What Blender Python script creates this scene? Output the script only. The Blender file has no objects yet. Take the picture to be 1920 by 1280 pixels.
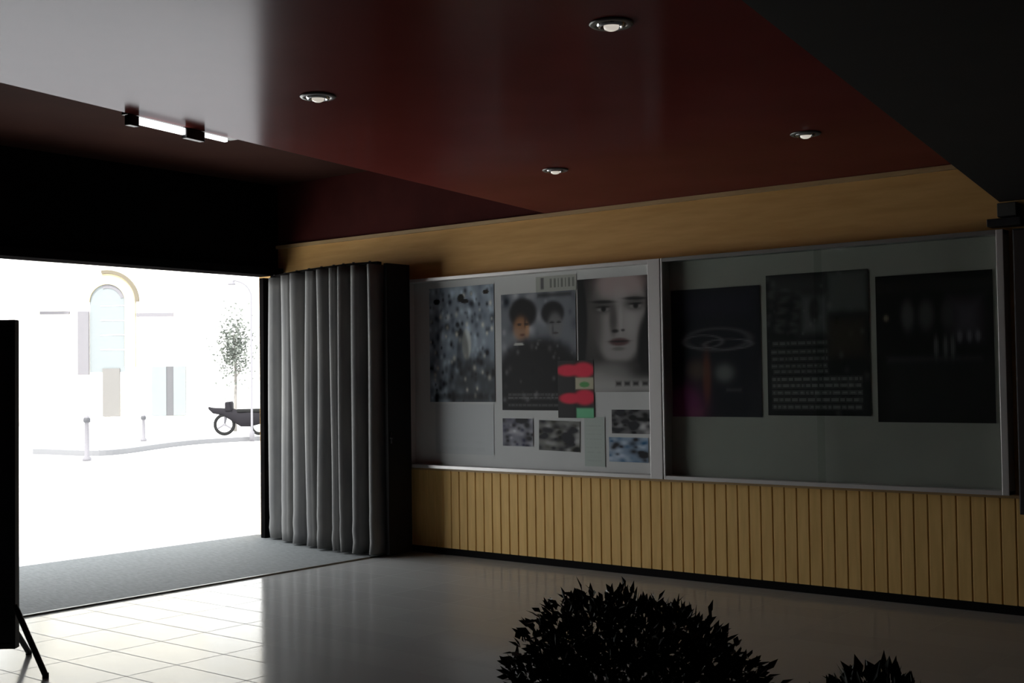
import bpy, bmesh, math, random
import numpy as np
from mathutils import Vector, Matrix
random.seed(7)
rng = np.random.default_rng(11)
S = bpy.context.scene
COL = S.collection

# ---------------------------------------------------------------- camera
H = 1.55
yaw, pit, rol = math.radians(38.85), math.radians(1.79), math.radians(-.78)
Fv = Vector((-math.sin(yaw)*math.cos(pit), math.cos(yaw)*math.cos(pit), math.sin(pit)))
Rv = Vector((math.cos(yaw), math.sin(yaw), 0)); Uv = Rv.cross(Fv)
R2 = math.cos(rol)*Rv + math.sin(rol)*Uv; U2 = R2.cross(Fv)
cd = bpy.data.cameras.new('camera'); cam = bpy.data.objects.new('camera', cd); COL.objects.link(cam)
M = Matrix((R2, U2, -Fv)).transposed().to_4x4(); M.translation = (0, 0, H)
cam.matrix_world = M
cd.sensor_width = 36; cd.lens = 36*2290/1920; cd.clip_end = 400
S.camera = cam
# ---------------------------------------------------------------- light and exposure
S.view_settings.view_transform = 'Standard'; S.view_settings.look = 'None'
S.view_settings.gamma = 1; S.view_settings.use_curve_mapping = False
S.view_settings.exposure = 1.0
w = bpy.data.worlds.new('sky'); S.world = w; w.use_nodes = True
bg = w.node_tree.nodes['Background']
bg.inputs[0].default_value = (.93, .97, 1, 1); bg.inputs[1].default_value = 2.4
sl = bpy.data.lights.new('sun', 'SUN'); sl.energy = 4.5; sl.angle = .05; sl.color = (1, .97, .92)
so = bpy.data.objects.new('sun', sl); COL.objects.link(so)
so.rotation_euler = Vector((-.2, .6, -.95)).to_track_quat('-Z', 'Y').to_euler()
pl = bpy.data.lights.new('doorway_portal', 'AREA'); pl.shape = 'RECTANGLE'; pl.size = 4.4; pl.size_y = 2.6
po = bpy.data.objects.new('doorway_portal', pl); COL.objects.link(po)
po.location = (-9.95, 6.0, 1.33); po.rotation_euler = Vector((1, 0, 0)).to_track_quat('-Z', 'Z').to_euler()
pl.cycles.is_portal = True
# ---------------------------------------------------------------- materials
def mat(name, col=(.5,.5,.5), rough=.6, metal=0, spec=.5, emit=None, estr=0):
    m = bpy.data.materials.new(name); m.use_nodes = True
    b = m.node_tree.nodes['Principled BSDF']
    b.inputs['Base Color'].default_value = (*col, 1); b.inputs['Roughness'].default_value = rough
    b.inputs['Metallic'].default_value = metal; b.inputs['Specular IOR Level'].default_value = spec
    if emit: b.inputs['Emission Color'].default_value = (*emit, 1); b.inputs['Emission Strength'].default_value = estr
    return m
def nd(m, t, **k):
    n = m.node_tree.nodes.new(t)
    for a, v in k.items(): setattr(n, a, v)
    return n
def lk(m, a, b): m.node_tree.links.new(a, b)
def bs(m): return m.node_tree.nodes['Principled BSDF']
def ramp(m, stops):
    r = nd(m, 'ShaderNodeValToRGB'); e = r.color_ramp.elements
    while len(e) < len(stops): e.new(.5)
    for q, (p, c) in zip(e, stops): q.position = p; q.color = (*c, 1)
    return r
def noisy(m, c1, c2, scale, stretch=(1,1,1), bump=0, rough=None):
    tc = nd(m, 'ShaderNodeTexCoord'); mp = nd(m, 'ShaderNodeMapping'); mp.inputs['Scale'].default_value = stretch
    n = nd(m, 'ShaderNodeTexNoise'); n.inputs['Scale'].default_value = scale; n.inputs['Detail'].default_value = 6
    lk(m, tc.outputs['Object'], mp.inputs[0]); lk(m, mp.outputs[0], n.inputs[0])
    r = ramp(m, [(.3, c1), (.7, c2)]); lk(m, n.outputs[0], r.inputs[0]); lk(m, r.outputs[0], bs(m).inputs['Base Color'])
    if bump:
        b = nd(m, 'ShaderNodeBump'); b.inputs['Strength'].default_value = bump; b.inputs['Distance'].default_value = .01
        lk(m, n.outputs[0], b.inputs['Height']); lk(m, b.outputs[0], bs(m).inputs['Normal'])
    if rough:
        q = nd(m, 'ShaderNodeMapRange'); q.inputs[3].default_value, q.inputs[4].default_value = rough
        lk(m, n.outputs[0], q.inputs[0]); lk(m, q.outputs[0], bs(m).inputs['Roughness'])
    return m
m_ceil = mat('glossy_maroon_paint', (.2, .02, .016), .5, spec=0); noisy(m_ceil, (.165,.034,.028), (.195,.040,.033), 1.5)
g_ = nd(m_ceil, 'ShaderNodeBsdfGlossy'); g_.inputs['Roughness'].default_value = .17; g_.inputs['Color'].default_value = (.93,.95,1,1)
x_ = nd(m_ceil, 'ShaderNodeMixShader'); x_.inputs[0].default_value = .075
lk(m_ceil, bs(m_ceil).outputs[0], x_.inputs[1]); lk(m_ceil, g_.outputs[0], x_.inputs[2]); lk(m_ceil, x_.outputs[0], m_ceil.node_tree.nodes['Material Output'].inputs[0])
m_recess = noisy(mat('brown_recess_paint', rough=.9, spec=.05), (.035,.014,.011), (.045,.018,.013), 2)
m_maroon = noisy(mat('dark_maroon_paint', rough=.8, spec=.1), (.05,.010,.009), (.07,.014,.012), 3)
m_black = noisy(mat('black_painted_beam', rough=.7), (.005,.005,.005), (.009,.008,.008), 4); bs(m_black).inputs['Specular IOR Level'].default_value = 0; bs(m_black).inputs['Roughness'].default_value = 1
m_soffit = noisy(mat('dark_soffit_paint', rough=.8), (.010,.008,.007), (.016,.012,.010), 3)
m_wood = noisy(mat('pale_wood', rough=.6, spec=.2), (.60,.345,.115), (.70,.42,.155), 2.5, (1,1,9), .08)
m_woodv = noisy(mat('pale_wood_boards', rough=.6, spec=.2), (.68,.43,.145), (.80,.52,.19), 3, (9,9,1), .08)
m_trimw = noisy(mat('pale_wood_trim', rough=.5), (.42,.27,.12), (.5,.34,.16), 4, (1,1,9))
m_base = mat('black_skirting', (.006,.005,.005), .9, spec=.1)
m_darkwall = noisy(mat('dark_plaster', rough=.9), (.035,.03,.028), (.05,.045,.04), 2)
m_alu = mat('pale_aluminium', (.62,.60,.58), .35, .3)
m_alud = mat('dark_aluminium', (.25,.25,.24), .4, .5)  # darker aluminium: right case top rail, matting edge, downlight rims
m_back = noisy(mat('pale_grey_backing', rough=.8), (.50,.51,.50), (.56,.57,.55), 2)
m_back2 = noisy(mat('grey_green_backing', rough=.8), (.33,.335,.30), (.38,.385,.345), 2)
m_blackm = mat('black_metal', (.012,.012,.014), .45)
m_blackb = noisy(mat('black_board', rough=.6), (.008,.008,.012), (.014,.013,.02), 5)
m_chrome = mat('chrome', (.8,.8,.8), .12, 1)
m_bulb = mat('lamp_glass', (.9,.88,.82), .2, emit=(1,.92,.8), estr=.25)
m_tube = mat('fluorescent_tube', (.95,.95,.95), .3, emit=(1,1,1), estr=1.2)
m_leaf = noisy(mat('dark_green_leaf', rough=.55), (.010,.018,.008), (.02,.032,.012), 9)
m_stem = mat('brown_stem', (.03,.02,.012), .8)
m_pot = noisy(mat('dark_clay_pot', rough=.7), (.05,.03,.022), (.07,.04,.03), 6)
m_soil = noisy(mat('soil', rough=1), (.015,.01,.008), (.03,.02,.015), 30, bump=.5)
m_mat = noisy(mat('grey_ribbed_matting', rough=.85), (.10,.11,.11), (.19,.20,.20), 14, (1,6,1), .4)
m_glass = bpy.data.materials.new('clear_glass'); m_glass.use_nodes = True
nt = m_glass.node_tree; nt.nodes.clear()
o_ = nt.nodes.new('ShaderNodeOutputMaterial'); mx = nt.nodes.new('ShaderNodeMixShader'); tr = nt.nodes.new('ShaderNodeBsdfTransparent')
gl = nt.nodes.new('ShaderNodeBsdfGlossy'); gl.inputs['Roughness'].default_value = .04
tr.inputs[0].default_value = (.94,.96,.95,1)
lw = nt.nodes.new('ShaderNodeLayerWeight'); lw.inputs[0].default_value = .5; p4 = nt.nodes.new('ShaderNodeMath'); p4.operation = 'POWER'; p4.inputs[1].default_value = 5
ma = nt.nodes.new('ShaderNodeMath'); ma.operation = 'MULTIPLY_ADD'; ma.inputs[1].default_value = .7; ma.inputs[2].default_value = .015
nt.links.new(lw.outputs['Facing'], p4.inputs[0]); nt.links.new(p4.outputs[0], ma.inputs[0]); nt.links.new(ma.outputs[0], mx.inputs[0]); nt.links.new(tr.outputs[0], mx.inputs[1]); nt.links.new(gl.outputs[0], mx.inputs[2]); nt.links.new(mx.outputs[0], o_.inputs[0])
# folding door vinyl
m_fold = noisy(mat('grey_folding_door_vinyl', rough=.6, spec=.2), (.13,.13,.132), (.20,.197,.187), 3, (2,2,.6))
m_foldd = mat('dark_end_channel', (.010,.009,.009), .7, spec=.2)
# floor tiles
m_floor = mat('glossy_pale_floor_tiles', rough=.2, spec=.5); bs(m_floor).inputs['IOR'].default_value = 1.17
tc = nd(m_floor, 'ShaderNodeTexCoord'); mp = nd(m_floor, 'ShaderNodeMapping'); mp.inputs['Location'].default_value = (5.73, -4.12, 0)
br = nd(m_floor, 'ShaderNodeTexBrick', offset=0, squash=1); br.inputs['Scale'].default_value = 1
br.inputs['Brick Width'].default_value = .6; br.inputs['Row Height'].default_value = .32; br.inputs['Mortar Size'].default_value = .005
br.inputs['Color1'].default_value = (.36,.36,.355,1); br.inputs['Color2'].default_value = (.39,.39,.38,1); br.inputs['Mortar'].default_value = (.26,.26,.25,1)
lk(m_floor, tc.outputs['Object'], mp.inputs[0]); lk(m_floor, mp.outputs[0], br.inputs[0]); lk(m_floor, br.outputs[0], bs(m_floor).inputs['Base Color'])
nz = nd(m_floor, 'ShaderNodeTexNoise'); nz.inputs['Scale'].default_value = 2.5
q = nd(m_floor, 'ShaderNodeMapRange'); q.inputs[3].default_value, q.inputs[4].default_value = .10, .17
lk(m_floor, tc.outputs['Object'], nz.inputs[0]); lk(m_floor, nz.outputs[0], q.inputs[0]); ad = nd(m_floor, 'ShaderNodeMath', operation='MULTIPLY_ADD'); ad.inputs[1].default_value = .4; lk(m_floor, br.outputs['Fac'], ad.inputs[0]); lk(m_floor, q.outputs[0], ad.inputs[2]); lk(m_floor, ad.outputs[0], bs(m_floor).inputs['Roughness'])
# outdoors
m_street = noisy(mat('sunlit_pale_paving', rough=.9), (.62,.62,.61), (.70,.69,.67), .8)
m_kerb = mat('grey_kerb_stone', (.12,.12,.125), .9)
m_stucco = noisy(mat('cream_stucco', rough=.9), (.80,.76,.66), (.86,.83,.75), .4)
m_white = noisy(mat('white_stucco', rough=.9), (.84,.84,.82), (.88,.88,.86), .4)
m_tan = mat('tan_stone_moulding', (.10,.085,.06), .9)
m_cream = mat('cream_stone', (.34,.29,.18), .9)
m_win = mat('pale_window', (.14,.155,.16), .7)
m_shut = mat('grey_shutter', (.12,.115,.125), .8)
m_door = mat('grey_street_door', (.07,.07,.075), .8)
m_doorb = mat('taupe_street_door', (.115,.11,.105), .8)
m_dark = mat('dark_metal', (.035,.035,.04), .6)
m_scoot = mat('scooter_paint', (.012,.011,.013), .8, spec=.08)
m_tyre = mat('tyre_rubber', (.012,.012,.012), .9, spec=.1)
m_lfo = noisy(mat('street_tree_leaf', rough=.8), (.07,.08,.07), (.12,.13,.11), 6)
m_bark = mat('street_tree_bark', (.14,.13,.12), .9)
# poster ink
m_poster = mat('printed_paper', rough=.55, spec=.15)
at = nd(m_poster, 'ShaderNodeVertexColor', layer_name='ink'); lk(m_poster, at.outputs[0], bs(m_poster).inputs['Base Color'])

# ---------------------------------------------------------------- mesh helpers
def box(bm, x0, x1, y0, y1, z0, z1):
    v = [bm.verts.new((x, y, z)) for x in (x0, x1) for y in (y0, y1) for z in (z0, z1)]
    for f in ((0,1,3,2),(4,6,7,5),(0,4,5,1),(2,3,7,6),(0,2,6,4),(1,5,7,3)): bm.faces.new([v[i] for i in f])
def prism(bm, pts, z0, z1):
    a = [bm.verts.new((x, y, z0)) for x, y in pts]; b = [bm.verts.new((x, y, z1)) for x, y in pts]; n = len(pts)
    bm.faces.new(a[::-1]); bm.faces.new(b)
    for i in range(n): bm.faces.new((a[i], a[(i+1) % n], b[(i+1) % n], b[i]))
def tube(bm, p0, p1, r, r1=None, n=12):
    p0, p1 = Vector(p0), Vector(p1); r1 = r if r1 is None else r1
    d = (p1-p0).normalized(); a = d.orthogonal().normalized(); b = d.cross(a)
    A = [bm.verts.new(p0+(a*math.cos(t)+b*math.sin(t))*r) for t in [2*math.pi*i/n for i in range(n)]]
    B = [bm.verts.new(p1+(a*math.cos(t)+b*math.sin(t))*r1) for t in [2*math.pi*i/n for i in range(n)]]
    bm.faces.new(A[::-1]); bm.faces.new(B)
    for i in range(n): bm.faces.new((A[i], A[(i+1) % n], B[(i+1) % n], B[i]))
def lathe(bm, prof, n=32, c=(0,0,0)):
    rings = [[bm.verts.new((c[0]+r*math.cos(2*math.pi*i/n), c[1]+r*math.sin(2*math.pi*i/n), c[2]+z)) for i in range(n)] for r, z in prof]
    for a, b in zip(rings, rings[1:]):
        for i in range(n): bm.faces.new((a[i], a[(i+1) % n], b[(i+1) % n], b[i]))
    return rings
def torus(bm, R, r, axis='y', c=(0,0,0), n=28, k=8):
    g = []
    for i in range(n):
        t = 2*math.pi*i/n; row = []
        for j in range(k):
            s = 2*math.pi*j/k; rr = R+r*math.cos(s)
            p = (rr*math.cos(t), r*math.sin(s), rr*math.sin(t)) if axis == 'y' else (rr*math.cos(t), rr*math.sin(t), r*math.sin(s))
            row.append(bm.verts.new((p[0]+c[0], p[1]+c[1], p[2]+c[2])))
        g.append(row)
    for i in range(n):
        for j in range(k): bm.faces.new((g[i][j], g[(i+1) % n][j], g[(i+1) % n][(j+1) % k], g[i][(j+1) % k]))
def obj(name, bm, m, parent=None, smooth=False, bev=0, fix=True):
    me = bpy.data.meshes.new(name)
    if fix: bmesh.ops.recalc_face_normals(bm, faces=bm.faces)
    bm.to_mesh(me); bm.free(); me.materials.append(m)
    if smooth: me.polygons.foreach_set('use_smooth', [True]*len(me.polygons))
    o = bpy.data.objects.new(name, me); COL.objects.link(o)
    if parent: o.parent = parent
    if bev:
        b = o.modifiers.new('bevel', 'BEVEL'); b.width = bev; b.segments = 2; b.limit_method = 'ANGLE'
    return o
def B(): return bmesh.new()
def tag(o, label, cat, group=None, kind=None):
    o['label'] = label; o['category'] = cat
    if group: o['group'] = group
    if kind: o['kind'] = kind
    return o
def thing(name, label, cat, loc=(0,0,0), rz=0, group=None):
    o = bpy.data.objects.new(name, None); COL.objects.link(o); o.location = loc; o.rotation_euler = (0,0,rz); o.empty_display_size = .1
    return tag(o, label, cat, group)
def struct(name, bm, m, label=None, **k):
    o = obj(name, bm, m, **k); o['kind'] = 'structure'
    if label: o['label'] = label; o['category'] = name.split('_')[0]
    return o
def bx(name, d, m, parent=None, bev=0): b = B(); box(b, *d); return obj(name, b, m, parent, bev=bev)

# ---------------------------------------------------------------- the room
FX, WY, ZC, ZR = -9.6, 8.15, 2.94, 3.55          # street front, poster wall, red ceiling, recess ceiling
YB, XR = -3.0, 3.2
def edge_x(y): return -5.29-.168*(y-2.86)         # street-side edge of the red ceiling
def soff_x(y): return -1.72-.158*(y-3.2)          # edge of the lower dark soffit
b = B(); box(b, -9.9, XR, YB, WY+.2, -.12, 0); struct('floor', b, m_floor, 'pale glossy tiled foyer floor')
b = B(); prism(b, [(edge_x(YB), YB), (soff_x(YB)+.02, YB), (soff_x(WY)+.02, WY), (edge_x(WY), WY)], ZC, ZR+.1)
struct('ceiling', b, m_ceil, 'glossy dark red ceiling with downlights')
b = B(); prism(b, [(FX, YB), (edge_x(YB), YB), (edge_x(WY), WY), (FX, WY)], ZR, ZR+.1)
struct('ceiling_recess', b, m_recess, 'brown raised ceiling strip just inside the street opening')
b = B(); prism(b, [(soff_x(YB)+.02, YB), (XR, YB), (XR, WY), (soff_x(WY)+.02, WY)], 2.66, ZR+.1)
struct('ceiling_soffit', b, m_soffit, 'low dark soffit across the upper right')
b = B(); box(b, -9.9, XR, WY, WY+.2, 0, ZC); struct('wall_right', b, m_wood, 'pale wood wall behind the poster cases')
b = B(); box(b, -9.9, XR, WY, WY+.2, ZC, ZR+.1); struct('wall_right_upper', b, m_maroon, 'dark maroon wall above the wood')
# vertical tongue and groove boards below the cases
b = B(); x = -9.55
while x < -.2:
    prism(b, [(x, WY-.007), (x+.006, WY-.014), (x+.086, WY-.014), (x+.092, WY-.007)], .06, .745); x += .095
box(b, -9.55, -.2, WY-.006, WY, .06, .745)
struct('wall_panelling', b, m_woodv, 'vertical pale wood boards below the poster cases')
b = B(); box(b, -9.55, -.2, WY-.024, WY, .745, .765); struct('trim_1', b, m_trimw, 'pale wood rail capping the vertical boards')
b = B(); box(b, FX, -2.5, WY-.03, WY, ZC-.035, ZC-.003); struct('trim_2', b, m_trimw, 'pale wood strip along the top of the wall')
b = B(); box(b, -9.3, XR, WY-.012, WY, 0, .06); struct('baseboard_right', b, m_base, 'black recessed skirting')
b = B(); box(b, -9.95, XR+.1, YB-.2, YB, 0, ZR+.1); struct('wall_back', b, m_darkwall)
b = B(); box(b, XR, XR+.2, YB, WY+.2, 0, ZR+.1); struct('wall_left', b, m_darkwall)
# street front: lintel, piers
b = B(); box(b, -9.9, FX, YB, 3.9, 0, ZR+.1); box(b, -9.9, FX, YB, WY, 2.64, ZR+.1)
struct('wall_front', b, m_black, 'black lintel and piers around the street opening')
b = B(); box(b, -9.59, -9.5, 3.9, 8.13, 2.625, 2.70)
struct('trim_3', b, m_black, 'black folding door track under the lintel')
b = B(); box(b, -9.63, -9.57, 7.93, 8.145, 0.012, 2.6); struct('trim_4', b, m_black, 'black jamb post')
# matting in the doorway with a low metal edge
b = B(); box(b, -9.88, -7.76, 3.9, 8.1, 0, .012); struct('floor_mat_strip', b, m_mat, 'grey ribbed matting inside the street opening')
b = B(); box(b, -7.775, -7.755, 3.9, 7.6, 0.0, .0125); struct('trim_5', b, m_alud, 'metal edge of the entrance matting')

# ---------------------------------------------------------------- folding door stacked by the wall
fd = thing('folding_door', 'grey pleated folding door pushed back against the poster wall', 'folding door', (-8.6, 7.85, 0))
path = [(-9.50, 8.0), (-9.05, 7.85), (-8.61, 7.735), (-8.25, 7.68), (-7.99, 7.65), (-7.70, 7.70)]
def along(t):
    n = len(path)-1; f = min(t*n, n-1e-6); i = int(f); u = f-i
    P = [Vector(path[max(0, min(n, j))]) for j in (i-1, i, i+1, i+2)]
    return .5*((2*P[1])+(P[2]-P[0])*u+(2*P[0]-5*P[1]+4*P[2]-P[3])*u*u+(-P[0]+3*P[1]-3*P[2]+P[3])*u**3)
NP = 9; prof = []; NS = NP*24
for i in range(NS+1):
    t = i/NS; p = along(t); d = (along(min(1, t+.003))-along(max(0, t-.003))).normalized(); nrm = Vector((d.y, -d.x))
    ph = t*NP
    amp = .082+.010*math.sin(3.1*math.floor(ph+.25)+1)
    fr_ = ph-round(ph); s = 2*abs(math.sin(math.pi*ph))**.8-1-2.6*math.exp(-(fr_/.09)**2)
    prof.append((p, nrm, amp, s, ph))
b = B(); rows = []
NZ = 26
for j in range(NZ+1):
    z = .03+(2.59-.03)*j/NZ; row = []
    for (p, nrm, amp, s, ph) in prof:
        k = math.floor(ph)
        sag = 1+.10*math.sin(z*1.7+k*1.9)
        off = .005*math.sin(z*2.3+k*2.7)
        if z < .5: off += .010*math.sin(z*38+k*1.3)*(1-z/.5)     # crumpled hem
        q_ = p+nrm*(amp*sag*s)+Vector((off, 0))
        row.append(b.verts.new((q_.x+8.6, q_.y-7.85, z)))
    rows.append(row)
for a, c in zip(rows, rows[1:]):
    for i in range(NS): b.faces.new((a[i], a[i+1], c[i+1], c[i]))
o = obj('pleated_curtain', b, m_fold, fd, smooth=True); sm = o.modifiers.new('thickness', 'SOLIDIFY'); sm.thickness = .006
b = B()
box(b, .925, .965, -.13, .165, .02, 2.6)
obj('end_post', b, m_foldd, fd, bev=.004)['label'] = 'dark end channel of the folding door'
b = B()
pts = [along(t/20) for t in range(21)]
for u, v in zip(pts, pts[1:]):
    d = (v-u).normalized(); n_ = Vector((d.y, -d.x))*.03
    prism(b, [((u+n_).x+8.6, (u+n_).y-7.85), ((v+n_).x+8.6, (v+n_).y-7.85), ((v-n_).x+8.6, (v-n_).y-7.85), ((u-n_).x+8.6, (u-n_).y-7.85)], 2.59, 2.615)
obj('top_rail', b, m_black, fd)
for i in range(NP):
    p = along((i+.25)/NP); b = B(); tube(b, (p.x+8.6, p.y-7.85, 2.58), (p.x+8.6, p.y-7.85, 2.625), .012); obj('roller_hanger', b, m_dark, fd)
b = B(); lathe(b, [(0,-.012),(.012,-.01),(.016,0),(.012,.01),(0,.012)], 12); tube(b, (0,0,-.05), (0,0,.05), .008)
hd = obj('pull_handle', b, m_dark, fd, smooth=True); hd.location = (.972, -.10, 1.05)

# ---------------------------------------------------------------- poster cases
def case(name, label, x0, x1, left_w, right_w, mb, mtop, glazed=True):
    t = thing(name, label, 'poster case', ((x0+x1)/2, WY, .77)); cx = (x0+x1)/2
    z0, z1 = 0, 1.70; D = .12
    X0, X1 = x0-cx, x1-cx
    bx('backboard', (X0+.01, X1-.01, -.02, -.001, .02, z1-.02), mb, t)
    bx('bottom_rail', (X0, X1, -D, -.001, z0, .03), m_alu, t, .003)
    bx('top_rail', (X0, X1, -D, -.001, z1-.03, z1), mtop, t, .003)
    bx('side_post', (X0, X0+left_w, -D-.002, -.001, z0+.001, z1-.001), m_alu, t, .003)
    bx('side_post', (X1-right_w, X1, -D-.002, -.001, z0+.001, z1-.001), m_alu, t, .003)
    mid = (X0+X1)/2
    if not glazed: return t
    bx('glass_pane', (X0+left_w, mid+.03, -D+.018, -D+.023, .03, z1-.03), m_glass, t)
    bx('glass_pane', (mid-.03, X1-right_w, -D+.030, -D+.035, .03, z1-.03), m_glass, t)
    return t
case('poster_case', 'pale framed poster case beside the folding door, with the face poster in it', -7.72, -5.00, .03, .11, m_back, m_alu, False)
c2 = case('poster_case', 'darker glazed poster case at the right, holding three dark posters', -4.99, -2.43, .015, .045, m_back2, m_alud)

# ---- printed posters
def grid(nx, nz): u, v = np.meshgrid((np.arange(nx)+.5)/nx, (np.arange(nz)+.5)/nz); return u, v
def blobs(u, v, n, smin, smax, lo, hi, seed, stretch=1):
    r = np.random.default_rng(seed); a = np.zeros_like(u)
    for _ in range(n):
        x, z, s, c = r.random(), r.random(), r.uniform(smin, smax), r.uniform(lo, hi)
        a += c*np.exp(-(((u-x)/s)**2+((v-z)/(s*stretch))**2))
    return a
def ell(u, v, cx, cz, rx, rz, soft=.15):
    d = np.sqrt(((u-cx)/rx)**2+((v-cz)/rz)**2); return 1/(1+np.exp((d-1)/soft*2.5))
def mix(a, c, k): return a*(1-k[..., None])+np.array(c)*k[..., None]
def bar(u, v, x0, x1, z0, z1, s=.006): return 1/(1+np.exp(-(np.minimum(np.minimum(u-x0, x1-u), np.minimum(v-z0, z1-v)))/s))
def base(u, c): return np.ones(u.shape+(3,))*np.array(c)
def lines(a, u, v, rows, x0, x1, hgt, col, seed, k=.8):
    r = np.random.default_rng(seed)
    for z in rows:
        x = x0+r.uniform(0, .03)
        while x < x1:
            wd = r.uniform(.02, .07); a = mix(a, col, bar(u, v, x, min(x+wd, x1), z, z+hgt, .004)*k); x += wd+.018
    return a
def sheet(name, label, cat, x, z, wd, ht, art, n=(70, 90), rot=0, y=WY-.0235, group=None):
    u, v = grid(*n); c = np.clip(art(u, v), .004, .95)
    bm = B(); lay = bm.loops.layers.float_color.new('ink'); nx, nz = n
    V = [[bm.verts.new((-wd/2+wd*i/nx, -.0015, ht*j/nz)) for i in range(nx+1)] for j in range(nz+1)]
    for j in range(nz):
        for i in range(nx):
            f = bm.faces.new((V[j][i], V[j][i+1], V[j+1][i+1], V[j+1][i]))
            for l in f.loops: l[lay] = (*c[j, i], 1)
    W = [bm.verts.new(p) for p in ((-wd/2, .0, 0), (wd/2, .0, 0), (wd/2, .0, ht), (-wd/2, .0, ht))]
    C4 = [V[0][0], V[0][nx], V[nz][nx], V[nz][0]]
    f = bm.faces.new(W[::-1])
    for l in f.loops: l[lay] = (.8, .8, .8, 1)
    o = obj(name, bm, m_poster, fix=False); o.location = (x+wd/2, y, z); o.rotation_euler = (0, rot, 0)
    return tag(o, label, cat, {'poster': 'posters in the two wall cases', 'picture': 'small pictures under the posters', 'notice': 'pale notice sheets in the left case'}.get(cat))
# 1: pale blue-grey collage
def art1(u, v):
    a = base(u, (.20, .23, .26)); t = blobs(u, v, 260, .015, .05, -.16, .17, 1); a = a+t[..., None]*np.array([.85, .97, 1.05])
    a = mix(a, (.012,.012,.015), np.clip(blobs(u, v, 75, .012, .032, .5, 1, 2), 0, 1)*.9)
    a = mix(a, (.016,.015,.013), ell(u, v, .75, .10, .5, .30, .3)*.75)
    a = mix(a, (.55,.53,.46), np.clip(blobs(u, v, 34, .010, .026, .4, .9, 3), 0, 1)*.8)
    a = mix(a, (.5,.5,.44), ell(u, v, .58, .50, .07, .13)*.5)
    a = mix(a, (.02,.018,.012), ell(u, v, .50, .90, .05, .035)); a = mix(a, (.012,.01,.01), ell(u, v, .56, .87, .06, .02)); a = mix(a, (.025,.018,.01), ell(u, v, .88, .94, .045, .02)); a = mix(a, (.012,.012,.012), ell(u, v, .12, .88, .05, .025))
    a = mix(a, (.015,.015,.015), ell(u, v, .52, .42, .09, .20)*.5); a = mix(a, (.02,.02,.02), bar(u, v, .1, .9, .02, .07)*.6)
    return np.clip(a, 0, 1)**1.35*2.1
sheet('film_poster', 'pale blue-grey speckled poster nearest the folding door', 'poster', -7.50, 1.36, .76, 1.02, art1)
# 2: two people in front of mottled sky
def art2(u, v):
    a = base(u, (.16, .17, .185)); a += (blobs(u, v, 160, .02, .06, -.09, .10, 5))[..., None]
    a = mix(a, (.012,.011,.011), ell(u, v, .30, .83, .19, .13)); a = mix(a, (.30,.17,.09), ell(u, v, .27, .70, .10, .10, .3)*.8)
    a = mix(a, (.03,.018,.013), ell(u, v, .33, .745, .012, .05, .4)*.6); a = mix(a, (.42,.24,.12), ell(u, v, .36, .68, .03, .06, .4)*.5); a = mix(a, (.02,.015,.013), ell(u, v, .25, .735, .03, .010, .4)*.8); a = mix(a, (.02,.015,.013), ell(u, v, .35, .735, .03, .010, .4)*.8); a = mix(a, (.10,.04,.03), ell(u, v, .29, .645, .035, .010, .4)*.7)
    a = mix(a, (.018,.018,.019), ell(u, v, .70, .82, .15, .10)); a = mix(a, (.17,.17,.17), ell(u, v, .73, .71, .095, .11, .3)*.85); a = mix(a, (.02,.02,.02), ell(u, v, .69, .74, .03, .010, .4)*.9); a = mix(a, (.02,.02,.02), ell(u, v, .78, .74, .028, .010, .4)*.9); a = mix(a, (.05,.04,.04), ell(u, v, .735, .65, .035, .010, .4)*.8); a = mix(a, (.06,.06,.06), ell(u, v, .70, .68, .012, .04, .5)*.6);
    a = mix(a, (.014,.013,.013), ell(u, v, .5, .25, .62, .36, .12)); a += (np.clip(blobs(u, v, 90, .012, .03, -.05, .10, 6), -.01, .2)*(v < .6))[..., None]
    a = mix(a, (.35,.35,.33), ell(u, v, .24, .565, .07, .012)); a = mix(a, (.012,.012,.012), bar(u, v, 0, 1, 0, .07))
    a = lines(a, u, v, (.10, .13, .04), .08, .92, .008, (.25,.25,.25), 8, .6); a = mix(a, (.02,.02,.02), bar(u, v, .5, .95, .955, .99)*.7)
    return np.clip(a, 0, 1)**1.3*1.75
sheet('film_poster', 'grey poster showing two dark-haired people, second from the folding door', 'poster', -6.66, 1.29, .79, .99, art2)
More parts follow.
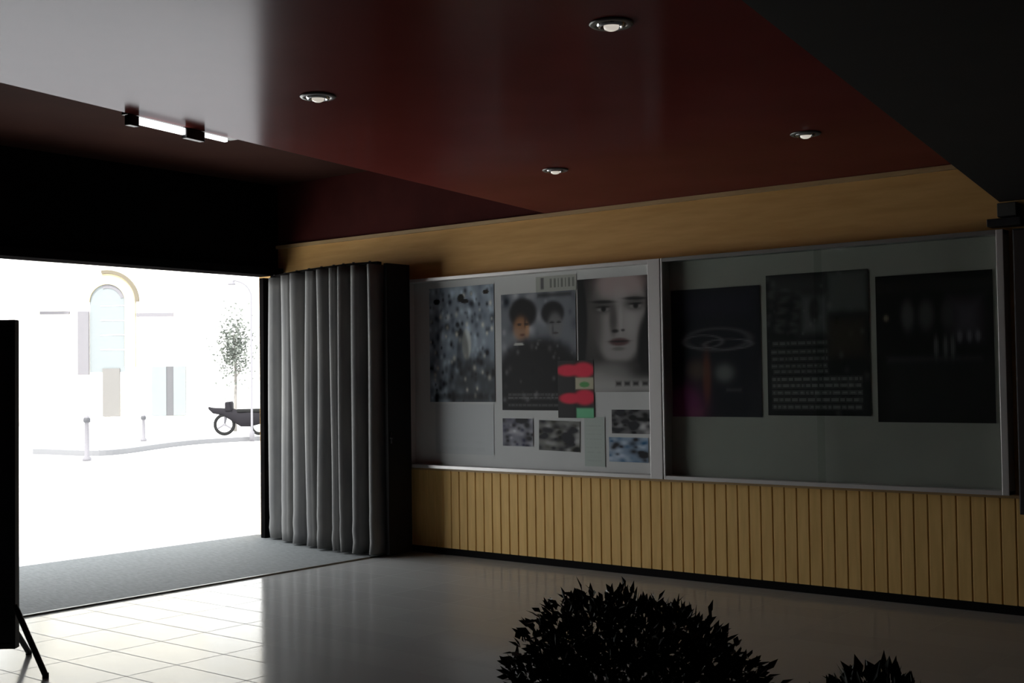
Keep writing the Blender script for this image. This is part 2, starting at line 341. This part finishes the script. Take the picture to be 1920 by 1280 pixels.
# 3: close-up face
def art3(u, v):
    K = (.008, .008, .008); a = base(u, K)
    a = mix(a, (.30,.285,.275), ell(u, v, .54, .68, .37, .40, .13)); a = mix(a, (.30,.285,.275), ell(u, v, .54, .48, .25, .24, .2))
    a = mix(a, (.40,.30,.29), ell(u, v, .56, .95, .32, .12, .35)*.7)
    a = mix(a, (.42,.41,.40), ell(u, v, .70, .61, .09, .12, .6)*.6); a = mix(a, (.42,.41,.40), ell(u, v, .56, .82, .10, .10, .6)*.4)
    a = mix(a, (.07,.065,.06), ell(u, v, .20, .60, .13, .34, .5)*.9)
    for cx, cz in ((.345, .735), (.765, .75)):
        a = mix(a, (.05,.047,.045), ell(u, v, cx, cz+.015, .145, .062, .5)*.85)
        a = mix(a, K, ell(u, v, cx, cz+.055-.03*(u-cx), .15, .014, .4)*.9)
        a = mix(a, (.30,.29,.28), ell(u, v, cx, cz-.012, .075, .016, .4)*.6); a = mix(a, K, ell(u, v, cx+.005, cz-.008, .035, .024, .3)); a = mix(a, K, ell(u, v, cx, cz+.010, .085, .009, .4)*.9)
    a = mix(a, (.06,.055,.052), ell(u, v, .475, .63, .05, .13, .5)*.85); a = mix(a, (.44,.43,.42), ell(u, v, .575, .62, .025, .11, .5)*.5)
    a = mix(a, K, ell(u, v, .50, .53, .045, .016, .4)*.9); a = mix(a, K, ell(u, v, .60, .535, .025, .012, .4)*.8)
    a = mix(a, (.10,.05,.05), ell(u, v, .55, .435, .13, .034, .25)); a = mix(a, K, ell(u, v, .55, .440, .13, .008, .4)*.9)
    a = mix(a, (.07,.065,.06), ell(u, v, .54, .375, .08, .016, .5)*.6)
    a = mix(a, (.05,.047,.045), ell(u, v, .50, .23, .30, .045, .5)*.8)
    a = mix(a, (.22,.215,.205), ell(u, v, .40, .12, .30, .13, .4)*.9); a = mix(a, (.33,.32,.30), ell(u, v, .20, .05, .28, .12, .5)*.8)
    a = mix(a, K, ell(u, v, 1.04, .40, .26, .34, .12)); a = mix(a, K, ell(u, v, .99, .66, .10, .30, .2)); a = mix(a, K, ell(u, v, .0, .62, .13, .45, .12))
    a = mix(a, (.36,.355,.34), bar(u, v, 0, 1, 0, .10, .02))
    for x in (.50, .61, .72, .84): a = mix(a, K, bar(u, v, x, x+.07, .055, .09, .006))
    return a
sheet('film_poster', 'close-up face poster beside the white divider post', 'poster', -5.85, 1.44, .735, .92, art3, (90, 112))
# 4: black, thin pale swirl
def art4(u, v):
    a = base(u, (.016, .015, .022)); a = mix(a, (.022,.02,.035), bar(u, v, .1, .9, .8, .92, .03))
    for cx, cz, rx, rz, k in ((.36, .585, .22, .05, .35), (.64, .56, .26, .04, .35), (.52, .60, .36, .085, .25)):
        d = np.abs(np.sqrt(((u-cx)/rx)**2+((v-cz)/rz)**2)-1); a = mix(a, (.24,.23,.25), np.exp(-(d/.13)**2)*k)
    a = mix(a, (.20,.06,.035), ell(u, v, .40, .30, .045, .18, .5)*.7); a = mix(a, (.15,.10,.08), ell(u, v, .28, .36, .10, .07, .6)*.6)
    a = mix(a, (.22,.23,.23), ell(u, v, .60, .34, .09, .06, .6)*.7); a = mix(a, (.22,.03,.14), ell(u, v, .14, .08, .20, .15, .6)*.8)
    a = mix(a, (.25,.08,.12), bar(u, v, 0, .35, .0, .05, .02)*.4); a = mix(a, (.12,.12,.13), bar(u, v, .62, .78, .20, .215)*.6)
    return a*1.15
sheet('film_poster', 'black poster with thin pale swirl, just right of the divider', 'poster', -4.96, 1.25, .76, .97, art4)
# 5: black sheet with rows of grey lettering and small pictures
def art5(u, v):
    a = base(u, (.022, .022, .023)); a = mix(a, (.13,.14,.135), bar(u, v, .62, .98, .72, .99, .01)*.8)
    a = mix(a, (.17,.18,.18), bar(u, v, .36, .60, .58, .84, .015)*.7); a = mix(a, (.04,.04,.04), ell(u, v, .48, .74, .05, .09, .4)); a = mix(a, (.07,.07,.07), bar(u, v, .05, .6, .86, .97, .02)*.8)
    a = mix(a, (.065,.05,.035), bar(u, v, .62, .95, .42, .66, .02)*.7)
    for k in range(4):
        cx, cz = .17+.04*(k % 2), .86-.08*k; d = np.abs(np.sqrt(((u-cx)/.12)**2+((v-cz)/.03)**2)-1); a = mix(a, (.17,.17,.17), np.exp(-(d/.45)**2)*.3*(np.sin(u*40+k)*.5+.6))
    a = lines(a, u, v, (.50, .44, .39, .34, .30), .04, .60, .018, (.20,.205,.20), 21, .75)
    a = lines(a, u, v, (.245, .20, .15, .10, .05), .04, .92, .020, (.26,.265,.26), 22, .8)
    a += np.clip(blobs(u, v, 60, .01, .03, -.02, .06, 23), -.01, .1)[..., None]
    return a
sheet('programme_poster', 'black poster filled with rows of small grey lettering', 'poster', -4.15, 1.265, .78, 1.02, art5)
# 6: nearly black, faint figures
def art6(u, v):
    a = base(u, (.015, .014, .014)); a = mix(a, (.03,.028,.025), bar(u, v, .0, 1, .88, .96, .01)*.7)
    for cx, rx, k in ((.28, .05, .8), (.44, .06, .6), (.62, .05, .35)): a = mix(a, (.12,.12,.12), ell(u, v, cx, .72, rx, .09, .5)*k)
    a = mix(a, (.13,.11,.14), bar(u, v, .68, .88, .58, .80, .03)*.6)
    for x in (.72, .80, .87): a = mix(a, (.22,.21,.24), ell(u, v, x, .57, .02, .035, .5)*.7)
    for x in (.52, .60, .66): a = mix(a, (.17,.17,.17), ell(u, v, x, .50, .018, .07, .5)*.7)
    a = mix(a, (.25,.22,.15), ell(u, v, .09, .71, .02, .02, .5)*.8); a = mix(a, (.035,.034,.034), bar(u, v, .1, 1, 0, .42, .03)*.6); a = mix(a, (.07,.07,.075), bar(u, v, .1, .9, .41, .44, .01)*.5)
    return a
sheet('film_poster', 'nearly black poster at the far right end of the cases', 'poster', -3.32, 1.225, .79, 1.0, art6)
# small pictures under the posters
def photo(seed, tint, dark):
    def f(u, v):
        a = base(u, tint); a += (blobs(u, v, 50, .05, .12, -.14, .16, seed))[..., None]
        a = mix(a, (.01,.01,.012), np.clip(blobs(u, v, dark, .05, .13, .5, 1, seed+1)*1.2, 0, 1)); return a*1.6
    return f
n2 = (36, 26)
sheet('film_still', 'left small picture under the two-people poster', 'picture', -6.66, .985, .33, .235, photo(31, (.12,.12,.14), 22), n2)
sheet('film_still', 'right small picture under the two-people poster, dark and tilted', 'picture', -6.27, .955, .42, .25, photo(41, (.10,.10,.09), 26), n2, .02)
sheet('film_still', 'dark small picture directly below the face poster', 'picture', -5.53, 1.11, .36, .19, photo(51, (.09,.09,.09), 20), n2)
sheet('film_still', 'blue-toned small picture lowest below the face poster', 'picture', -5.56, .885, .37, .195, photo(61, (.13,.18,.24), 14), n2)
def paper(c, ink=.5, seed=3, rows=6):
    def f(u, v):
        a = base(u, c); return lines(a, u, v, [.1+.8*k/rows for k in range(rows)], .1, .85, .02, (.2,.2,.2), seed, ink*.5)
    return f
sheet('notice_sheet', 'pale blank notice sheet under the speckled poster', 'notice', -7.44, .90, .68, .44, paper((.47,.49,.49), .15), (20, 14), y=WY-.022)
sheet('notice_sheet', 'narrow pale green sheet below the red flyer', 'notice', -5.80, .84, .20, .40, paper((.40,.45,.41), .4, 5, 9), (20, 30))
sheet('notice_sheet', 'small white sheet at the top edge above the two-people poster', 'notice', -6.28, 2.28, .42, .13, lambda u, v: mix(mix(base(u, (.36,.37,.33)), (.10,.10,.10), bar(u, v, .12, .2, .2, .9)), (.08,.09,.08), (bar(u, v, .35, .95, .25, .8)*(np.sin(u*70) > .2))*.7), (40, 12), y=WY-.022)
def artr(u, v):
    a = base(u, (.03,.028,.028)); red = (.72,.03,.07)
    a = mix(a, (.02,.02,.02), bar(u, v, .45, .6, 0, 1))
    for cx, cz, rx, rz in ((.30,.83,.32,.10),(.72,.83,.30,.13),(.35,.34,.30,.09),(.75,.36,.28,.13)): a = mix(a, red, ell(u, v, cx, cz, rx, rz, .2))
    a = mix(a, (.45,.42,.30), bar(u, v, .50, 1, .50, .70)); a = mix(a, (.10,.30,.10), ell(u, v, .75, .58, .14, .05)); a = mix(a, (.16,.50,.27), bar(u, v, .52, 1, 0, .17))
    return a
sheet('festival_flyer', 'red and green flyer overlapping the two centre posters', 'flyer', -6.06, 1.23, .36, .47, artr, (40, 50), y=WY-.027)
# wall fitting above the right post and dark cabinet at the picture's edge
t = thing('junction_box', 'small dark fitting on the wall above the right case post', 'fitting', (-2.44, WY, 2.49))
bx('housing', (-.03, .09, -.10, -.001, .06, .15), noisy(mat('grey_fitting', rough=.7), (.04,.04,.036), (.05,.05,.045), 8), t, .006); bx('base_plate', (-.09, .12, -.12, -.001, .0, .05), m_blackm, t, .004)
t = thing('wall_cabinet', 'tall black cabinet hung on the wall at the right edge', 'cabinet', (-1.9, WY, .66))
bx('body', (-.46, .46, -.16, -.026, 0, 1.80), m_blackb, t, .004); bx('door', (-.45, .45, -.178, -.161, .01, 1.79), noisy(mat('very_dark_brown_door', rough=.6), (.016,.009,.008), (.022,.012,.01), 4), t, .003)
b = B(); tube(b, (.38, -.2, .8), (.38, -.2, 1.0), .008); tube(b, (.38, -.2, .82), (.38, -.177, .82), .006); tube(b, (.38, -.2, .98), (.38, -.177, .98), .006); obj('handle', b, m_dark, t)

# ---------------------------------------------------------------- downlights
def downlight(label, x, y):
    t = thing('downlight', label, 'ceiling light', (x, y, ZC), 0, 'downlights in the red ceiling')
    b = B(); lathe(b, [(.060,-.001),(.086,-.001),(.088,-.004),(.082,-.009),(.066,-.010),(.060,-.007),(.060,-.001)]); obj('rim', b, m_alud, t, True)
    b = B(); lathe(b, [(.060,-.003),(.056,-.012),(.048,-.018),(.040,-.016),(.036,-.004)]); obj('reflector', b, m_chrome, t, True)
    b = B(); lathe(b, [(.001,-.030),(.016,-.029),(.028,-.023),(.031,-.014),(.028,-.004),(.001,-.004)]); obj('bulb', b, m_bulb, t, True)
    return t
downlight('recessed downlight at the top centre of the red ceiling', -2.66, 3.95)
downlight('recessed downlight nearest the street opening, at the edge of the bright reflection', -4.42, 4.01)
downlight('faint recessed downlight at the right, by the dark soffit', -3.05, 6.50)
downlight('small far downlight near the middle of the wall top', -4.83, 6.48)
# strip light on the outer edge of the red ceiling
ya, yb = 3.70, 4.42
ang = math.atan2(.168, 1)
t = thing('strip_light', 'short white strip light along the street edge of the ceiling', 'ceiling light', (edge_x(ya)-.002, ya, ZC-.055), ang)
bx('diffuser', (-.03, -.004, 0, .33, .015, .052), m_tube, t, .004); bx('diffuser', (-.03, -.004, .48, .66, .030, .052), m_tube, t, .004)
bx('bracket', (-.04, -.002, .335, .475, .0, .054), m_blackm, t, .003); bx('bracket', (-.04, -.002, -.07, -.005, .0, .054), m_blackm, t, .003)
bx('housing', (-.06, -.001, -.07, .74, .056, .12), m_blackm, t)

# ---------------------------------------------------------------- black display board at the left
t = thing('display_board', 'tall black display board on splayed legs at the left edge', 'display board', (-6.32, 3.51, 0), yaw)
bx('panel', (-.80, 0, -.02, .02, .134, 1.91), m_blackb, t, .004)
b = B(); box(b, -.80, .002, -.026, .026, 1.885, 1.915); box(b, -.02, .004, -.027, .027, .13, 1.912); box(b, -.80, -.776, -.027, .027, .13, 1.912); box(b, -.80, .002, -.026, .026, .128, .155); obj('frame', b, m_blackm, t)
for p0, p1 in (((.0, -.02, .36), (.215, -.15, .012)), ((-.10, .02, .36), (-.10, .42, .012)), ((-.70, -.02, .36), (-.70, -.36, .012)), ((-.70, .02, .36), (-.70, .42, .012)), ((-.25, -.02, .30), (-.27, -.20, .012))):
    b = B(); tube(b, p0, p1, .016); l = obj('leg', b, m_blackm, t); b = B(); tube(b, (p1[0], p1[1], .0), (p1[0], p1[1], .025), .017); obj('rubber_foot', b, m_tyre, l)

# ---------------------------------------------------------------- shrubs in pots
def leaf(bm, p, d, ln, wd, nup):
    s = d.cross(nup); s = s.normalized() if s.length > 1e-4 else d.orthogonal().normalized()
    up = s.cross(d).normalized(); m1 = p+d*ln*.45+up*ln*.06
    v = [bm.verts.new(q) for q in (p, m1+s*wd, p+d*ln, m1-s*wd)]; c = bm.verts.new(m1-up*ln*.06)
    for i in range(4): bm.faces.new((v[i], v[(i+1) % 4], c))
def shrub(label, loc, zc, r, n, ln, potr, poth, upright=0, sq=1.0):
    t = thing('potted_shrub', label, 'plant', loc)
    b = B(); rr = random.Random(int(n))
    lump = [(Vector((rr.gauss(0,1), rr.gauss(0,1), rr.gauss(0,1))).normalized(), rr.uniform(-.09, .12)) for _ in range(22)]
    for _ in range(n):
        d = Vector((rr.gauss(0,1), rr.gauss(0,1), rr.gauss(0,1))).normalized()
        k = sum(a*max(0, d.dot(q_))**12 for q_, a in lump)
        rad = r*(1+k)*(rr.random()**.22)
        if rr.random() < .06: rad *= rr.uniform(1.02, 1.09)
        p = Vector((d.x*rad, d.y*rad, zc+d.z*rad*sq)); dd = (d+Vector((rr.gauss(0,.6), rr.gauss(0,.6), rr.gauss(0,.6)+upright))).normalized()
        leaf(b, p, dd, ln*rr.uniform(.6, 1.2), ln*rr.uniform(.16, .26), Vector((rr.gauss(0,1), rr.gauss(0,1), 1)))
    obj('foliage', b, m_leaf, t, fix=False)
    for k in range(7):
        b = B(); a = k*.9+.2; b0 = (.012*math.cos(a), .012*math.sin(a), poth-.03); b1 = (r*.3*math.cos(a), r*.3*math.sin(a), zc-r*.35); b2 = (r*.62*math.cos(a+.2), r*.62*math.sin(a+.2), zc+r*.4*(1-.3*(k % 3)))
        tube(b, b0, b1, .009, .007, 8); tube(b, b1, b2, .007, .003, 8); obj('branch', b, m_stem, t, True)
    b = B(); lathe(b, [(0,0),(potr*.7,0),(potr*.78,.02),(potr*.97,poth-.05),(potr*1.06,poth-.05),(potr*1.06,poth),(potr*.96,poth),(potr*.92,poth-.05),(0,poth-.05)], 40); obj('pot', b, m_pot, t, True)
    b = B(); lathe(b, [(0,poth-.03),(potr*.5,poth-.028),(potr*.915,poth-.04),(potr*.9,poth-.06)], 30); obj('soil', b, m_soil, t, True)
    return t
shrub('large dark rounded shrub in the foreground, cut off by the picture bottom', (-1.674, 2.539, 0), (.67), .325, 9000, .040, .19, .36)
shrub('small dark plant barely showing at the bottom right', (-1.208, 2.918, 0), .625, .17, 1100, .06, .13, .38, .9)

# ---------------------------------------------------------------- the street outside
b = B(); box(b, -120, -9.9, -60, 110, -.16, -.02); o = struct('ground', b, m_street, 'bright sunlit paving of the square')
# building 50 m away: local +x along the front, front face at local y=0
Dv = Vector((Fv.x, Fv.y, 0)).normalized()*50
bt = thing('arched_building', 'pale cream building with tall arched window across the square', 'building', (Dv.x, Dv.y, -.02), yaw)
b = B(); box(b, -30, -18.2, .0, 8, 0, 11); box(b, -18.2, -2, .0, 8, 0, 11); obj('facade', b, m_stucco, bt)
b = B(); box(b, -30.2, -1.8, -.35, 8, 11, 11.4); obj('cornice', b, m_cream, bt)
def arcband(bm, cx, cz, r0, r1, y0, y1, a0=0, a1=math.pi, n=28):
    for i in range(n):
        t0, t1 = a0+(a1-a0)*i/n, a0+(a1-a0)*(i+1)/n; V = []
        for y in (y0, y1):
            for r, t_ in ((r0,t0),(r1,t0),(r1,t1),(r0,t1)): V.append(bm.verts.new((cx+r*math.cos(t_), y, cz+r*math.sin(t_))))
        for f in ((0,1,2,3),(7,6,5,4),(0,4,5,1),(1,5,6,2),(2,6,7,3),(3,7,4,0)): bm.faces.new([V[k] for k in f])
cx, cz = -16.55, 4.98
b = B(); arcband(b, cx, cz, 1.16, 1.30, -.16, -.002, 0, 1.75); obj('arch_moulding', b, m_tan, bt)
b = B(); arcband(b, cx, cz, .72, 1.155, -.10, -.002); box(b, cx+.72, cx+1.15, -.10, -.002, 2.3, cz); obj('arch_surround', b, m_cream, bt)
b = B(); arcband(b, cx, cz, .56, .70, -.05, -.002, .25, 1.9); obj('fanlight_bar', b, m_shut, bt)
wn = obj('arched_window', (lambda b: (arcband(b, cx, cz, .0001, .71, -.03, -.002), box(b, cx-.72, cx+.70, -.03, -.002, 2.1, cz), b)[2])(B()), m_win, bt)
for z in (3.0, 3.6, 4.2, 4.8): bx('glazing_bar', (cx-.30, cx+.70, -.045, -.031, z, z+.03), m_white, wn)
bx('shutter', (-17.75, -17.30, -.12, -.03, 2.0, 4.6), m_shut, bt)
bx('string_course', (-15.35, -13.85, -.12, -.002, 4.35, 4.5), m_shut, bt); bx('string_course', (-19.3, -18.1, -.12, -.002, 4.5, 4.62), m_shut, bt)
for x0, x1, z1, m_ in ((-16.75, -16.05, 2.25, m_doorb), (-14.75, -14.15, 2.3, m_win), (-13.85, -13.35, 2.3, m_win)):
    d = bx('street_door' if m_ is m_doorb else 'shop_window', (x0, x1, -.08, -.002, .3, z1), m_, bt)
d = bx('street_door', (-14.15, -13.85, -.06, -.002, .3, 2.3), m_door, bt); bx('door_frame', (-15.3, -13.2, -.04, -.002, 2.35, 2.5), m_cream, bt)
bx('ledge', (-18, -12.5, -.4, -.002, .0, .28), m_white, bt)
# second, whiter block at the left of the arch
bt2 = thing('white_building', 'plain white building at the left, beyond the display board', 'building', (Dv.x, Dv.y, -.02), yaw)
b = B(); box(b, -30, -19.4, -3, -.02, 0, 9); obj('facade', b, m_white, bt2); b = B(); box(b, -30.1, -19.3, -3.15, -.02, 9, 9.25); obj('cornice', b, m_cream, bt2)
bx('window', (-21.6, -20.8, -3.03, -3.001, 4.0, 5.4), m_win, bt2)
# building at the right side running back
bt3 = thing('side_building', 'pale building front at the right beside the folding door', 'building', (Dv.x, Dv.y, -.02), yaw)
b = B(); box(b, -12.2, -2, -1.5, -.01, 0, 9); obj('facade', b, m_white, bt3); bx('cornice', (-12.3, -1.9, -1.65, -.01, 9, 9.25), m_cream, bt3)
# curved kerb in front
b = B(); P = []
for i in range(41):
    px = 60+(560-60)*i/40
    dep = 30.5-3.2*math.exp(-((px-200)/120)**2)+ (px-200)*.010
    lat = (px-960)/2290*dep; c = Vector((Fv.x, Fv.y)).normalized()*dep+Vector((Rv.x, Rv.y))*lat; P.append(c)
for u, v in zip(P, P[1:]):
    n_ = (v-u).normalized(); n_ = Vector((-n_.y, n_.x))*.16; prism(b, [tuple(u), tuple(v), tuple(v+n_), tuple(u+n_)], -.02, .10)
struct('kerb', b, m_kerb, 'curved kerb across the square')
def bollard(label, x, y, h=.9):
    t = thing('bollard', label, 'bollard', (x, y, -.02), 0, 'bollards on the square')
    b = B(); lathe(b, [(.001,0),(.09,0),(.09,.06),(.05,.10),(.045,h-.16),(.06,h-.14),(.065,h-.08),(.045,h-.01),(.001,h)], 16); obj('post', b, m_shut, t, True)
    b = B(); lathe(b, [(.068,h-.15),(.075,h-.12),(.075,h-.08),(.06,h-.05)], 16); obj('cap_ring', b, m_dark, t, True)
    return t
def at_(px, dep): return (Vector((Fv.x, Fv.y)).normalized()*dep+Vector((Rv.x, Rv.y))*((px-960)/2290*dep))
c = at_(162, 25.5); bollard('slim bollard standing nearer on the open paving', c.x, c.y, .95)
c = at_(268, 34.0); bollard('short dark bollard beyond the kerb, in front of the doors', c.x, c.y, .75)
# parked scooter seen through the right side of the opening
c = at_(432, 37)
t = thing('scooter', 'dark parked scooter with round front wheel, in the street', 'scooter', (c.x, c.y, -.02), yaw)
b = B(); torus(b, .285, .05, 'y', (-.20, 0, .335)); wh = obj('front_wheel', b, m_tyre, t, True)
b = B()
for k in range(3):
    a = math.radians(90+120*k); tube(b, (-.20, 0, .335), (-.20+.25*math.cos(a), 0, .335+.25*math.sin(a)), .028, n=8)
tube(b, (-.20, -.04, .325), (-.20, .04, .325), .05); obj('spokes', b, m_shut, wh)
b = B(); torus(b, .22, .05, 'y', (.85, 0, .27)); obj('rear_wheel', b, m_tyre, t, True)
b = B()
sec = [(-.68,.84,.03,.04),(-.55,.76,.06,.09),(-.25,.72,.09,.11),(.05,.62,.14,.20),(.3,.50,.17,.24),(.6,.52,.17,.26),(.95,.55,.13,.20),(1.12,.60,.05,.07)]
rg = [[b.verts.new((x, wy*math.cos(a), z+hz*math.sin(a))) for a in [2*math.pi*i/12 for i in range(12)]] for x, z, wy, hz in sec]
for a_, c_ in zip(rg, rg[1:]):
    for i in range(12): b.faces.new((a_[i], a_[(i+1) % 12], c_[(i+1) % 12], c_[i]))
b.faces.new(rg[0]); b.faces.new(rg[-1]); obj('body', b, m_scoot, t, True)
b = B(); box(b, .2, .95, -.14, .14, .70, .80); obj('seat', b, m_tyre, t, bev=.03)
b = B(); tube(b, (-.20, 0, .33), (-.02, 0, 1.0), .03); tube(b, (-.02, -.32, 1.02), (-.02, .32, 1.02), .016); obj('handlebar', b, m_dark, t)
b = B(); box(b, -.16, .06, -.15, .15, .74, 1.02); obj('front_shield', b, m_scoot, t, bev=.04)
# young street tree behind the scooter
c = at_(440, 40)
t = thing('street_tree', 'thin pale street tree behind the parked scooter', 'tree', (c.x, c.y, -.02))
b = B(); tube(b, (0,0,0), (.03,0,1.6), .06, .05, 10); tube(b, (.03,0,1.6), (0,0,3.2), .05, .02, 10); obj('trunk', b, m_bark, t, True)
rr = random.Random(5)
for k in range(6):
    a = k*1.1; b = B(); z = 1.7+.22*k; tube(b, (.02,0,z), (.38*math.cos(a), .38*math.sin(a), z+.45), .02, .006, 8); obj('branch', b, m_bark, t)
b = B()
for _ in range(1500):
    d = Vector((rr.gauss(0,.27), rr.gauss(0,.27), 2.75+rr.gauss(0,.5)))
    leaf(b, d, Vector((rr.gauss(0,1), rr.gauss(0,1), rr.gauss(0,1))).normalized(), rr.uniform(.08,.14), .04, Vector((rr.gauss(0,1), 0, 1)))
obj('foliage', b, m_lfo, t, fix=False)

c = at_(471, 33)
t = thing('lamp_post', 'thin grey lamp post at the right side of the opening, with a small curved arm', 'lamp post', (c.x, c.y, -.02), yaw)
b = B(); lathe(b, [(.001,0),(.07,0),(.07,.25),(.03,.3),(.025,4.0),(.001,4.02)], 14); obj('pole', b, m_shut, t, True)
b = B()
for k in range(8):
    a0, a1 = math.pi/2*k/8, math.pi/2*(k+1)/8
    tube(b, (-.5+.5*math.cos(a0), 0, 3.9+.45*math.sin(a0)), (-.5+.5*math.cos(a1), 0, 3.9+.45*math.sin(a1)), .02, n=8)
obj('arm', b, m_shut, t)
b = B(); lathe(b, [(.001,.12),(.05,.11),(.10,.03),(.12,0),(.001,0)], 14, (-.52,0,4.24)); obj('lamp_head', b, m_shut, t, True)
